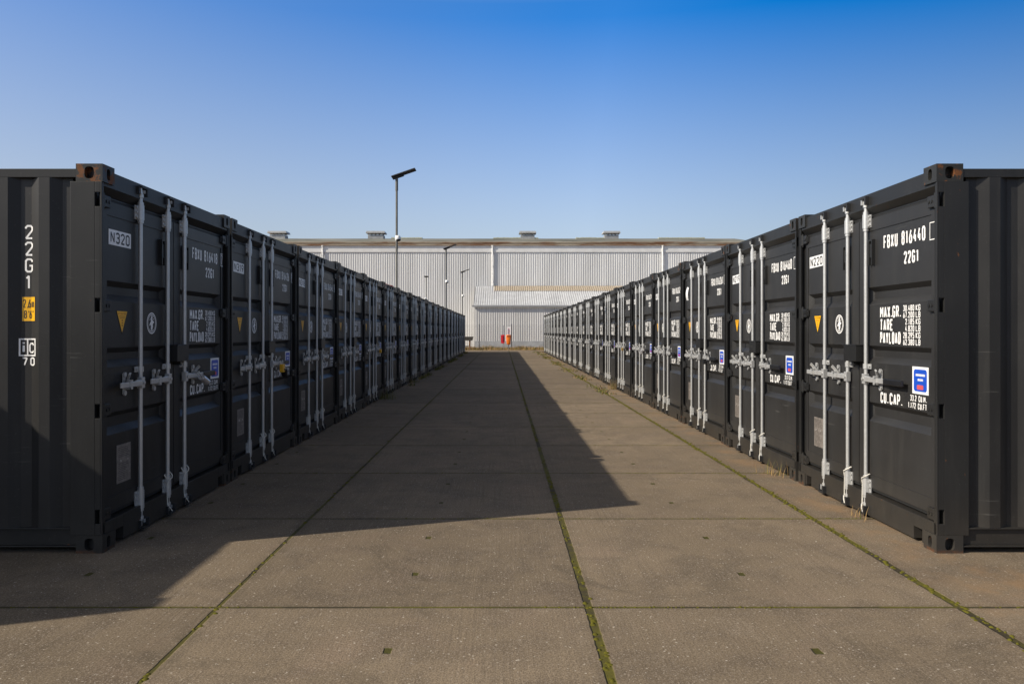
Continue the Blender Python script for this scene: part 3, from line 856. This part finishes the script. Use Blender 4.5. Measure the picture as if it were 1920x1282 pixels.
# ------------------------------------------------------------------ grass and weeds
def grass_mat(name, a, b):
    k = NT(name); return k.out(k.mix(k.noise(k.pos('World'), 14, 3), a, b), .8, 0., .2)
M['grass'] = grass_mat('green_grass', (.055, .075, .014), (.16, .17, .04)); M['dry'] = grass_mat('dry_grass', (.20, .12, .045), (.42, .29, .13))
def blade(mb, x, y, h, lean, w, mi=0):
    a = rnd.uniform(0, 2*pi); dxx, dyy = cos(a), sin(a); px, py = -dyy*w, dxx*w; pv = None
    for i in range(4):
        t = i/3; q = (x+dxx*lean*t*t, y+dyy*lean*t*t, h*t*(1-.25*t*lean/max(h, .01)*.5)); ww = 1-t*.9
        cur = ((q[0]-px*ww, q[1]-py*ww, q[2]), (q[0]+px*ww, q[1]+py*ww, q[2]))
        if pv: mb.face([pv[0], pv[1], cur[1], cur[0]], mi)
        pv = cur
def tuft(x, y, n, h, label, spread=.05, dry=.5):
    mb = MB()
    for i in range(n): blade(mb, rnd.gauss(0, spread), rnd.gauss(0, spread*1.4), h*rnd.uniform(.4, 1.1), h*rnd.uniform(.2, .8), rnd.uniform(.0018, .0035), 1 if rnd.random() < dry else 0)
    o = mb.build('weed', [M['grass'], M['dry']]); o.location = (x, y, 0)
    tag(o, label, 'weed', 'weeds at the foot of the containers')
tuft(2.815, Y0+PITCH+.34, 34, .16, 'dry straw-coloured weed at the base of the second container on the right', .055, .8)
tuft(2.825, Y0+1.02, 14, .11, 'thin dark weed under the middle rods of the nearest right container', .05, .9)
tuft(2.80, Y0+5*PITCH+2.2, 90, .30, 'dry weed at the base of the sixth container on the right', .07, .75)
tuft(-2.56, Y0+4*PITCH+1.9, 130, .22, 'dark green weed at the base of the fifth container on the left', .10, .1)
tuft(-2.58, Y0+6*PITCH+2.3, 90, .16, 'green weed at the base of the seventh container on the left', .10, .2)
mb = MB()
for i in range(2600):                                   # thin grass and moss grown over the far joints of the right edge
    y = rnd.uniform(17, 58); 
    if patch(y*.55, 1.0) < .45: continue
    blade(mb, rnd.gauss(2.47, .06+.0022*y), y, rnd.uniform(.02, .07), .04, .005+.0003*y, 1 if rnd.random() < .35 else 0)
for i in range(1500):
    y = rnd.uniform(21, 56)
    if patch(y*.5, 2.2) < .4: continue
    blade(mb, -2.58+abs(rnd.gauss(0, .09)), y, rnd.uniform(.03, .12), .05, .006+.0002*y, 1 if rnd.random() < .2 else 0)
tag(mb.build('grass', [M['grass'], M['dry']]), 'sparse low grass along the feet of both container rows', 'grass', kind='stuff')
mb = MB()
for i in range(9000):
    x = rnd.uniform(-9, 9); y = rnd.uniform(61.3, 68.6)
    h = rnd.uniform(.05, .22)*(1.6 if patch(x*1.4, y) > .7 else .8)
    blade(mb, x, y, h, h*.6, .016, 1 if rnd.random() < .82 else 0)
tag(mb.build('dry_grass', [M['grass'], M['dry']]), 'strip of dry brown grass between pavement and warehouse', 'grass', kind='stuff')

# ------------------------------------------------------------------ warehouse
def sheet_mat(name, lo, hi, rough=.45, metal=.1, stain=.35):
    k = NT(name); p = k.pos('World')
    a = k.noise(k.scaled(p, (1.2, 1.2, .10)), 1., 5, .6); b = k.noise(k.scaled(p, (5, 5, .22)), 1., 4, .65)
    st = k.n.new('ShaderNodeTexWhiteNoise'); st.noise_dimensions = '1D'
    k.link(k.math('FLOOR', k.math('DIVIDE', k.sep(p)[0], 1.05)), st.inputs['W'])
    c = k.mix(k.ramp(a, .3, .7), lo, hi)
    t = k.math('ADD', k.math('MULTIPLY', st.outputs[0], .10), .93); c = k.mix(1., c, k.comb(t, t, t), 'MULTIPLY')
    c = k.mix(k.math('MULTIPLY', k.ramp(b, .52, .74), stain), c, tuple(v*.62 for v in lo))
    return k.out(c, rough, metal, .4)
M['clad'] = sheet_mat('pale_cladding', (.57, .57, .565), (.67, .67, .665))
M['clad2'] = sheet_mat('annex_cladding', (.52, .515, .50), (.62, .61, .595))
M['roofzinc'] = sheet_mat('zinc_roof', (.50, .51, .53), (.62, .63, .65), .45, .15)
M['fascia'] = plain('fascia_sheet', (.66, .66, .655), .5, 0, .06, 1.2)
M['gutter'] = plain('gutter_grey', (.33, .335, .34), .5, .2)
M['pipe'] = plain('downpipe_white', (.82, .82, .81), .5)
k = NT('weathered_rooflight'); p = k.pos('World')
c = k.mix(k.noise(k.scaled(p, (2.2, .6, 1)), 1., 5, .65), (.33, .27, .20), (.46, .39, .30))
M['rooflight'] = k.out(c, .55)
k = NT('mossy_roof'); p = k.pos('World')
M['roof'] = k.out(k.mix(k.ramp(k.noise(k.scaled(p, (.25, .25, 1)), 1, 6, .65), .35, .65), (.105, .105, .08), (.22, .215, .18)), .85)
k = NT('rusty_eaves'); p = k.pos('World')
f = k.ramp(k.noise(k.scaled(p, (.35, 1, 2.5)), 1., 6, .7), .40, .62)
c = k.mix(f, (.43, .36, .27), k.mix(k.noise(p, 3, 4), (.15, .065, .03), (.30, .14, .06)))
M['eaves'] = k.out(c, .8)
M['plinth'] = plain('plinth_blocks', (.36, .37, .38), .85, 0, .12, 3)
M['ventgrey'] = plain('vent_sheet', (.30, .305, .31), .6, .1, .15, 3); M['ventpale'] = plain('pale_vent_sheet', (.46, .46, .46), .5, .1, .1, 3); M['paleroof'] = plain('pale_roof_sheet', (.42, .44, .36), .7)

def corrugated(mb, x0, x1, pitch, fn, depth):
    """trapezoid ribs along x between fn(x,0,d) and fn(x,1,d)"""
    x = x0; q = []
    while x < x1:
        q += [(x, 0), (x+pitch*.42, 0), (x+pitch*.54, depth), (x+pitch*.88, depth)]; x += pitch
    q.append((x1, 0))
    for (xa, da), (xb, db) in zip(q, q[1:]): mb.face([fn(xa,0,da), fn(xb,0,db), fn(xb,1,db), fn(xa,1,da)])
WY, WX0, WX1, EV = 74., -24., 24., 9.72
RY = 82.; RZ = CAM_H+173.5*RY/F
wh = empty('warehouse', (0, WY, 0)); tag(wh, 'long pale corrugated warehouse closing the end of the aisle', 'warehouse')
def wpart(name, mb, m, parent=None, bevel=0):
    o = mb.build(name, m, parent or wh, bevel)
    if parent is None: o.matrix_parent_inverse = Matrix.Translation((0, -WY, 0))
    return o
mb = MB(); corrugated(mb, WX0, WX1, .215, lambda x, t, d: (x, WY-d, .0+t*8.93), .023)
wall = wpart('wall', mb, M['clad'])
mb = MB(); mb.box((WX0, WY+.02, 0), (WX0+.2, RY+8, EV)); mb.box((WX1-.2, WY+.02, 0), (WX1, RY+8, EV)); mb.box((WX0, RY+8, 0), (WX1, RY+8.2, EV)); wpart('wall', mb, M['clad'])
mb = MB(); mb.box((WX0-.02, WY-.10, 8.93), (WX1+.02, WY+.02, 9.62)); 
for x in range(-22, 24, 4): mb.box((x-.01, WY-.104, 8.95), (x+.01, WY-.10, 9.6))
wpart('fascia', mb, M['fascia'])
mb = MB(); mb.box((WX0-.1, WY-.26, 9.56), (WX1+.1, WY-.104, 9.84)); mb.box((WX0-.1, WY-.30, 9.80), (WX1+.1, WY-.26, 9.87)); wpart('eaves', mb, M['eaves'])
mb = MB()
for s in (0, 1):
    ya, yb = (WY-.30, RY) if s == 0 else (RY, RY+8.4)
    za, zb = (9.845, RZ) if s == 0 else (RZ, 9.845)
    mb.face([(WX0-.2, ya, za), (WX1+.2, ya, za), (WX1+.2, yb, zb), (WX0-.2, yb, zb)])
    mb.face([(WX0-.2, ya, za-.15), (WX0-.2, yb, zb-.15), (WX1+.2, yb, zb-.15), (WX1+.2, ya, za-.15)])
for x, s in ((WX0-.2, 1), (WX1+.2, -1)):
    mb.face([(x, WY-.30, 9.845), (x, RY, RZ), (x, RY, RZ-.15), (x, WY-.30, 9.695)])
    mb.face([(x, RY+8.4, 9.845), (x, RY, RZ), (x, RY, RZ-.15), (x, RY+8.4, 9.695)])
rf = wpart('roof', mb, M['roof'])
for x0, x1 in ((-11.6, -8.4), (-1.0, 3.7), (7.6, 11.2), (16.2, 21.0)):
    mb = MB(); n_ = 14
    for i in range(n_):
        xa = x0+(x1-x0)*i/n_; h = .05+.03*rnd.random(); mb.box((xa, RY-.55, RZ-.06), (xa+(x1-x0)/n_*.97, RY+.2, RZ+h))
    wpart('ridge_sheet', mb, M['paleroof'], rf).matrix_parent_inverse = Matrix.Identity(4)
for px, w in ((523, 2.0), (706, 2.0), (989, 1.8), (1145.5, 1.8)):
    x = (px-943)*RY/F; e = MB(); b = RZ-.1; ww = w*.40
    e.box((x-ww, RY-.6, b), (x+ww, RY+.6, b+.40)); o = wpart('roof_vent', e, M['ventgrey'])
    e = MB()
    for i in range(4):                                   # raking struts that carry the cap, open between them
        q0 = x-ww+2*ww*i/4; q1 = q0+ww/2; qm = (q0+q1)/2
        for yy in (RY-.56, RY+.54):
            for za, zb in ((q0+.03, qm), (q1-.03, qm)): e.tube((za, yy, b+.38), (zb, yy, b+.62), .034, n=6)
    e.build('strut', M['ventpale'], o)
    e = MB(); hw = w/2
    e.prism([(-hw, b+.60), (hw, b+.60), (hw*.92, b+.80), (-hw*.92, b+.80)], RY-.8, RY+.8, lambda a, z, y: (x+a, y, z)); e.build('cap', M['ventpale'], o)
for px, z0 in ((605, 0.), (923.5, 5.74), (1242.5, 5.74)):
    x = (px-943)*(WY-.14)/F; e = MB()
    e.tube((x, WY-.14, z0), (x, WY-.14, 9.60), .075, n=14)
    for z in (6.2, 7.6, 8.8): e.box((x-.10, WY-.16, z), (x+.10, WY-.02, z+.05))
    e.tube((x, WY-.18, 9.38), (x, WY-.18, 9.56), .07, .12, n=14)
    wpart('downpipe', e, M['pipe'])

# lean-to annex in front of the wall
AY, AX0, AX1 = 69., -2.46, 26.
ax = empty('annex', (0, AY, 0)); tag(ax, 'low lean-to annex with grey gutter and brown strip along its roof, against the warehouse', 'building')
def apart(name, mb, m, parent=None):
    o = mb.build(name, m, parent or ax)
    if parent is None: o.matrix_parent_inverse = Matrix.Translation((0, -AY, 0))
    return o
def rr(t, lift=0): return (AY-.12+t*(WY-.06-AY+.12), 3.70+t*2.02+lift)
mb = MB(); corrugated(mb, AX0, AX1, .20, lambda x, t, d: (x, AY-d, .62+t*3.06), .020); apart('wall', mb, M['clad2'])
mb = MB(); mb.face([(AX0, AY, .62), (AX0, AY, 3.72), (AX0, WY-.06, 5.68), (AX0, WY-.06, .62)]); mb.face([(AX0, AY, .0), (AX0, WY-.06, .0), (AX0, WY-.06, .62), (AX0, AY, .62)]); apart('wall', mb, M['clad2'])
mb = MB(); mb.box((AX0-.02, AY-.06, 0), (AX1, AY+.1, .62)); apart('plinth', mb, M['plinth'])
mb = MB(); corrugated(mb, AX0-.12, AX1, .20, lambda x, t, d: (x, rr(t*.74)[0], rr(t*.74, d)[1]), .035)
corrugated(mb, AX0-.12, -.90, .20, lambda x, t, d: (x, rr(.74+t*.26)[0], rr(.74+t*.26, d)[1]), .035)
mb.face([(AX0-.13, rr(0)[0], rr(0)[1]-.1), (AX0-.13, rr(1)[0], rr(1)[1]-.1), (AX0-.13, rr(1)[0], rr(1)[1]+.05), (AX0-.13, rr(0)[0], rr(0)[1]+.05)])
ar = apart('roof', mb, M['roofzinc'])
mb = MB(); corrugated(mb, -.90, AX1, .20, lambda x, t, d: (x, rr(.725+t*.275)[0], rr(.725+t*.275, d+.02)[1]), .04); apart('rooflight', mb, M['rooflight'])
mb = MB(); yg = AY-.16
mb.box((AX0-.22, yg-.10, 3.60), (AX1, yg+.08, 3.615)); mb.box((AX0-.22, yg-.115, 3.60), (AX1, yg-.10, 3.76)); mb.box((AX0-.235, yg-.115, 3.60), (AX0-.22, yg+.08, 3.76)); apart('gutter', mb, M['gutter'])

# ------------------------------------------------------------------ fence, sign, bin, extinguisher box, workbench
M['post'] = plain('fence_post_grey', (.06, .06, .062), .6, .3); M['wire'] = plain('fence_wire', (.20, .205, .21), .5, .5)
FY = 63.8
for i in range(4):
    pass
fe = empty('mesh_fence', (0, FY, 0)); tag(fe, 'see-through wire mesh fence with thin dark posts before the warehouse', 'fence')
fx_ = [-1.93+2.64*j for j in range(-2, 4)]
for x in fx_:
    mb = MB(); mb.box((x-.03, -.03, 0), (x+.03, .03, 2.05)); mb.box((x-.034, -.034, 2.05), (x+.034, .034, 2.065)); mb.build('post', M['post'], fe)
for xa, xb in zip(fx_, fx_[1:]):
    mb = MB(); n_ = 48
    for i in range(1, n_):
        x = xa+.03+(xb-xa-.06)*i/n_; mb.tube((x, 0, .05), (x, 0, 1.98), .0025, n=4, caps=False)
    for z in (.06, .24, .44, .64, .84, 1.04, 1.24, 1.44, 1.64, 1.84, 1.97):
        mb.tube((xa+.03, .008, z), (xb-.03, .008, z), .0035, n=4, caps=False)
    mb.build('mesh_panel', M['wire'], fe)
M['signwhite'] = plain('sign_white', (.80, .78, .77), .45, 0, .04); M['signred'] = plain('sign_red', (.62, .10, .09), .45)
sx_ = (954.2-943)*63.7/F; e = empty('sign', (sx_, 63.72, 1.2)); tag(e, 'small white sign with red print above the orange bin on the fence', 'sign')
mb = MB(); mb.box((-.165, -.006, 0), (.165, .006, .64)); mb.build('board', M['signwhite'], e, bevel=.003)
mb = MB()
ring = [(0.055*cos(2*pi*i/20), .45+.055*sin(2*pi*i/20)) for i in range(21)]
for (a, b), (c_, d_) in zip(ring, ring[1:]): mb.face([(a, -.008, b), (c_, -.008, d_), (c_*.72, -.008, .45+(d_-.45)*.72), (a*.72, -.008, .45+(b-.45)*.72)])
mb.face([(-.04, -.0085, .482), (-.03, -.0085, .492), (.04, -.0085, .418), (.03, -.0085, .408)])
for z, w, h in ((.27, .10, .030), (.20, .075, .02), (.10, .08, .010), (.07, .07, .010)): mb.box((-w, -.0085, z), (w, -.006, z+h))
mb.build('print', M['signred'], e)
M['binorange'] = plain('bin_orange', (.85, .20, .015), .45, 0, .08); M['bindark'] = plain('bin_opening', (.16, .022, .006), .7)
bx_ = (953.6-943)*63.4/F; e = empty('litter_bin', (bx_, 63.40, 0)); tag(e, 'orange litter bin with tapered body on a post at the fence', 'bin')
def loop(w, d, z, n=20): return [(w/2*math.copysign(abs(cos(2*pi*i/n))**.6, cos(2*pi*i/n)), d/2*math.copysign(abs(sin(2*pi*i/n))**.6, sin(2*pi*i/n)), z) for i in range(n)]
mb = MB(); lv = [(.22, .18, .40), (.30, .24, .44), (.36, .29, .75), (.41, .32, 1.02), (.42, .33, 1.13), (.36, .28, 1.19)]
vs = [p for l in lv for p in loop(*l)]; nn = 20
mb.mesh(vs, [(j*nn+i, j*nn+(i+1) % nn, (j+1)*nn+(i+1) % nn, (j+1)*nn+i) for j in range(len(lv)-1) for i in range(nn)], 0, True)
mb.face(loop(.36, .28, 1.19)); mb.face(loop(.22, .18, .40)[::-1]); mb.build('body', M['binorange'], e)
mb = MB(); mb.box((-.145, -.172, 1.035), (.145, -.10, 1.125)); mb.build('opening', M['bindark'], e, bevel=.015)
mb = MB(); mb.tube((0, .16, 0), (0, .16, 1.25), .03, n=10); mb.build('post', M['ventgrey'], e)
M['extred'] = plain('extinguisher_red', (.62, .015, .03), .35, 0, .06); M['extdark'] = plain('extinguisher_window', (.16, .012, .02), .3)
ex_ = (942.6-943)*63.4/F; e = empty('extinguisher_box', (ex_, 63.42, 0)); tag(e, 'red fire extinguisher box on a thin post left of the orange bin', 'extinguisher box')
mb = MB(); mb.prism(rrect(-.145, .145, .50, 1.20, .07), -.12, .10, lambda a, z, y: (a, y, z)); mb.build('case', M['extred'], e, bevel=.012)
mb = MB(); mb.box((.02, -.128, .62), (.12, -.118, 1.08)); mb.build('door', M['extdark'], e, bevel=.004)
mb = MB(); mb.tube((.06, .13, 0), (.06, .13, 1.95), .025, n=10); mb.build('post', M['ventgrey'], e)
M['wood'] = plain('weathered_wood', (.055, .050, .042), .85, 0, .35, 6); M['woodwarm'] = plain('warm_wood', (.20, .11, .06), .85, 0, .3, 6)
e = empty('workbench', (-3.25, 62.6, 0)); tag(e, 'dark weathered timber workbench behind the far end of the left container row', 'workbench')
mb = MB()
for i in range(4): mb.box((-1.0, -.45+i*.23, .96), (.88, -.24+i*.23, 1.05))
mb.box((-1.0, -.47, .74), (.84, -.41, .955)); mb.box((-1.0, .40, .80), (.84, .46, .955)); mb.build('top', M['wood'], e, bevel=.008)
for x, y in ((.60, -.36), (.60, .36), (-.85, -.36), (-.85, .36)):
    mb = MB(); mb.box((x-.06, y-.05, 0), (x+.06, y+.05, .955 if abs(y) < .35 else .80)); mb.build('leg', M['woodwarm'], e, bevel=.006)
mb = MB(); mb.box((-.8, -.34, .26), (.54, .34, .31)); mb.box((-.9, -.30, .31), (.22, .30, .72)); mb.build('shelf', M['wood'], e, bevel=.006)

# ------------------------------------------------------------------ lamps
M['pole'] = plain('pole_grey', (.14, .135, .12), .5, .4, .12, 4); M['lamphead'] = plain('lamp_head_dark', (.035, .033, .033), .5, .1)
M['solar'] = plain('solar_cells', (.010, .012, .025), .15, .0, .1); M['camwhite'] = plain('camera_white', (.82, .82, .81), .3, 0, .03)
def lamp(x, y, h, zc, rz, label, side=1, tilt=-19):
    e = empty('street_lamp', (x, y, 0)); tag(e, label, 'street lamp', 'solar lamps along the left row')
    mb = MB(); mb.tube((0,0,0), (0,0,h-.12), .029, n=14); mb.tube((0,0,h-.40), (0,0,h-.06), .037, n=14); mb.build('pole', M['pole'], e)
    m = Matrix.Rotation(rz, 4, 'Z') @ Matrix.Translation((0,0,h-.03)) @ Matrix.Rotation(R(tilt), 4, 'Y')
    mb = MB()
    mb.box((-.13, -.15, -.008), (.52, .15, .022), mat=m); mb.box((-.12, -.08, -.048), (.18, .08, -.008), mat=m); mb.build('head', M['lamphead'], e, bevel=.008)
    mb = MB(); mb.box((-.11, -.135, .022), (.50, .135, .027), mat=m); mb.build('solar_panel', M['solar'], e)
    mb = MB(); cx_ = .045*side; mb.lathe([(.002, .10), (.05, .085), (.072, .045), (.076, .0), (.070, -.012)], (cx_, -.085, zc)); mb.box((-.03, -.07, zc+.01), (.03, .03, zc+.06)); mb.tube((0, -.0, zc-.03), (0, 0, zc+.10), .036, n=12)
    cm = mb.build('camera', M['camwhite'], e)
    mb = MB(); mb.lathe([(.062, -.010), (.058, -.038), (.036, -.058), (.001, -.066)], (cx_+.012, -.095, zc+.004)); mb.build('lens', M['black'], cm)
gap = (PITCH-W)/2
for i, label in ((6, 'nearest solar street lamp, tallest in view, rising from between the left containers'),
                 (13, 'middle solar street lamp with white camera, standing before the warehouse wall'),
                 (19, 'small solar street lamp at the far end of the left row')):
    lamp(XL-.075, Y0+i*PITCH-gap, 5.50, 3.84, R(0), label)
lamp(-5.62, 57.4, 5.52, 3.85, R(90), 'distant solar street lamp with its head seen end-on, behind the left row', -1, 3)
# red bundle lying on a container roof beside the nearest lamp
mb = MB(); y6 = Y0+5*PITCH
for j in range(7):
    a = j/6
    mb.lathe([(.001, .0), (.05, .01), (.058, .035), (.04, .055), (.001, .062)], ((a-.5)*.05, (a-.5)*.9, .004*sin(a*9)), n=10)
M['redcloth'] = plain('red_cloth', (.42, .03, .03), .8)
o = mb.build('red_bundle', M['redcloth']); o.location = (XL-.16, y6+1.5, 2.562)
tag(o, 'small red bundle lying on a left container roof just before the nearest lamp', 'bundle')

# ------------------------------------------------------------------ light, sky, camera
sun_el = math.asin(SUN.z); sun_az = math.atan2(SUN.x, SUN.y)
sd = bpy.data.lights.new('sun', 'SUN'); sd.energy = 4.0; sd.angle = R(.5); sd.color = (1., .905, .755)
so = bpy.data.objects.new('sun', sd); col.objects.link(so); so.rotation_euler = SUN.to_track_quat('Z', 'Y').to_euler()
w = bpy.data.worlds.new('World'); sc.world = w; w.use_nodes = True; nt = w.node_tree; bg = nt.nodes['Background']
sky = nt.nodes.new('ShaderNodeTexSky'); sky.sky_type = 'NISHITA'; sky.sun_disc = False
sky.sun_elevation = sun_el; sky.sun_rotation = sun_az % (2*pi); sky.altitude = 0; sky.air_density = 1.0; sky.dust_density = 1.2; sky.ozone_density = 5.0
# low band: pale and bright near the horizon, deep blue above it, paler towards the sun
tc = nt.nodes.new('ShaderNodeTexCoord'); sp = nt.nodes.new('ShaderNodeSeparateXYZ'); nt.links.new(tc.outputs['Generated'], sp.inputs[0])
def mr(src, a, b, c, d):
    n = nt.nodes.new('ShaderNodeMapRange'); nt.links.new(src, n.inputs[0])
    for q, v in zip((1, 2, 3, 4), (a, b, c, d)): n.inputs[q].default_value = v
    return n.outputs[0]
def mu(a, b, op='MULTIPLY'):
    n = nt.nodes.new('ShaderNodeMath'); n.operation = op
    for q, v in zip((0, 1), (a, b)):
        if isinstance(v, bpy.types.NodeSocket): nt.links.new(v, n.inputs[q])
        else: n.inputs[q].default_value = v
    return n.outputs[0]
dt = nt.nodes.new('ShaderNodeVectorMath'); dt.operation = 'DOT_PRODUCT'; nt.links.new(tc.outputs['Generated'], dt.inputs[0]); dt.inputs[1].default_value = Vector((SUN.x, SUN.y, 0)).normalized()
sat = mu(mu(mr(sp.outputs[2], .04, .37, .47, 1.30), mr(sp.outputs[2], .385, .50, 1., .16)), mu(mr(dt.outputs['Value'], -.40, .25, 1.02, .85), mr(dt.outputs['Value'], -.45, -.80, 1., 1.10)))
hs = nt.nodes.new('ShaderNodeHueSaturation'); hs.inputs['Hue'].default_value = .5065; nt.links.new(sky.outputs[0], hs.inputs['Color']); nt.links.new(sat, hs.inputs['Saturation'])
val = mu(mr(sp.outputs[2], .05, .37, .72, 1.05), mr(sp.outputs[2], .40, .75, 1., .34))
val = mu(val, mu(mr(dt.outputs['Value'], -.30, .20, 1., .88), mr(dt.outputs['Value'], -.45, -.80, 1., .63)))
nt.links.new(val, hs.inputs['Value'])
nt.links.new(hs.outputs[0], bg.inputs[0]); bg.inputs[1].default_value = .15

cd = bpy.data.cameras.new('camera'); cam = bpy.data.objects.new('camera', cd); col.objects.link(cam); sc.camera = cam
cd.sensor_width = 36; cd.lens = F/1920*36; cd.clip_start = .05; cd.clip_end = 5000
cam.location = (0, 0, CAM_H); cam.rotation_euler = (R(90), 0, 0)
cd.shift_x = (960-943)/1920; cd.shift_y = -(641-621)/1920
vs_ = sc.view_settings; vs_.view_transform = 'Standard'; vs_.look = 'None'; vs_.gamma = 1; vs_.exposure = .38; vs_.use_curve_mapping = False
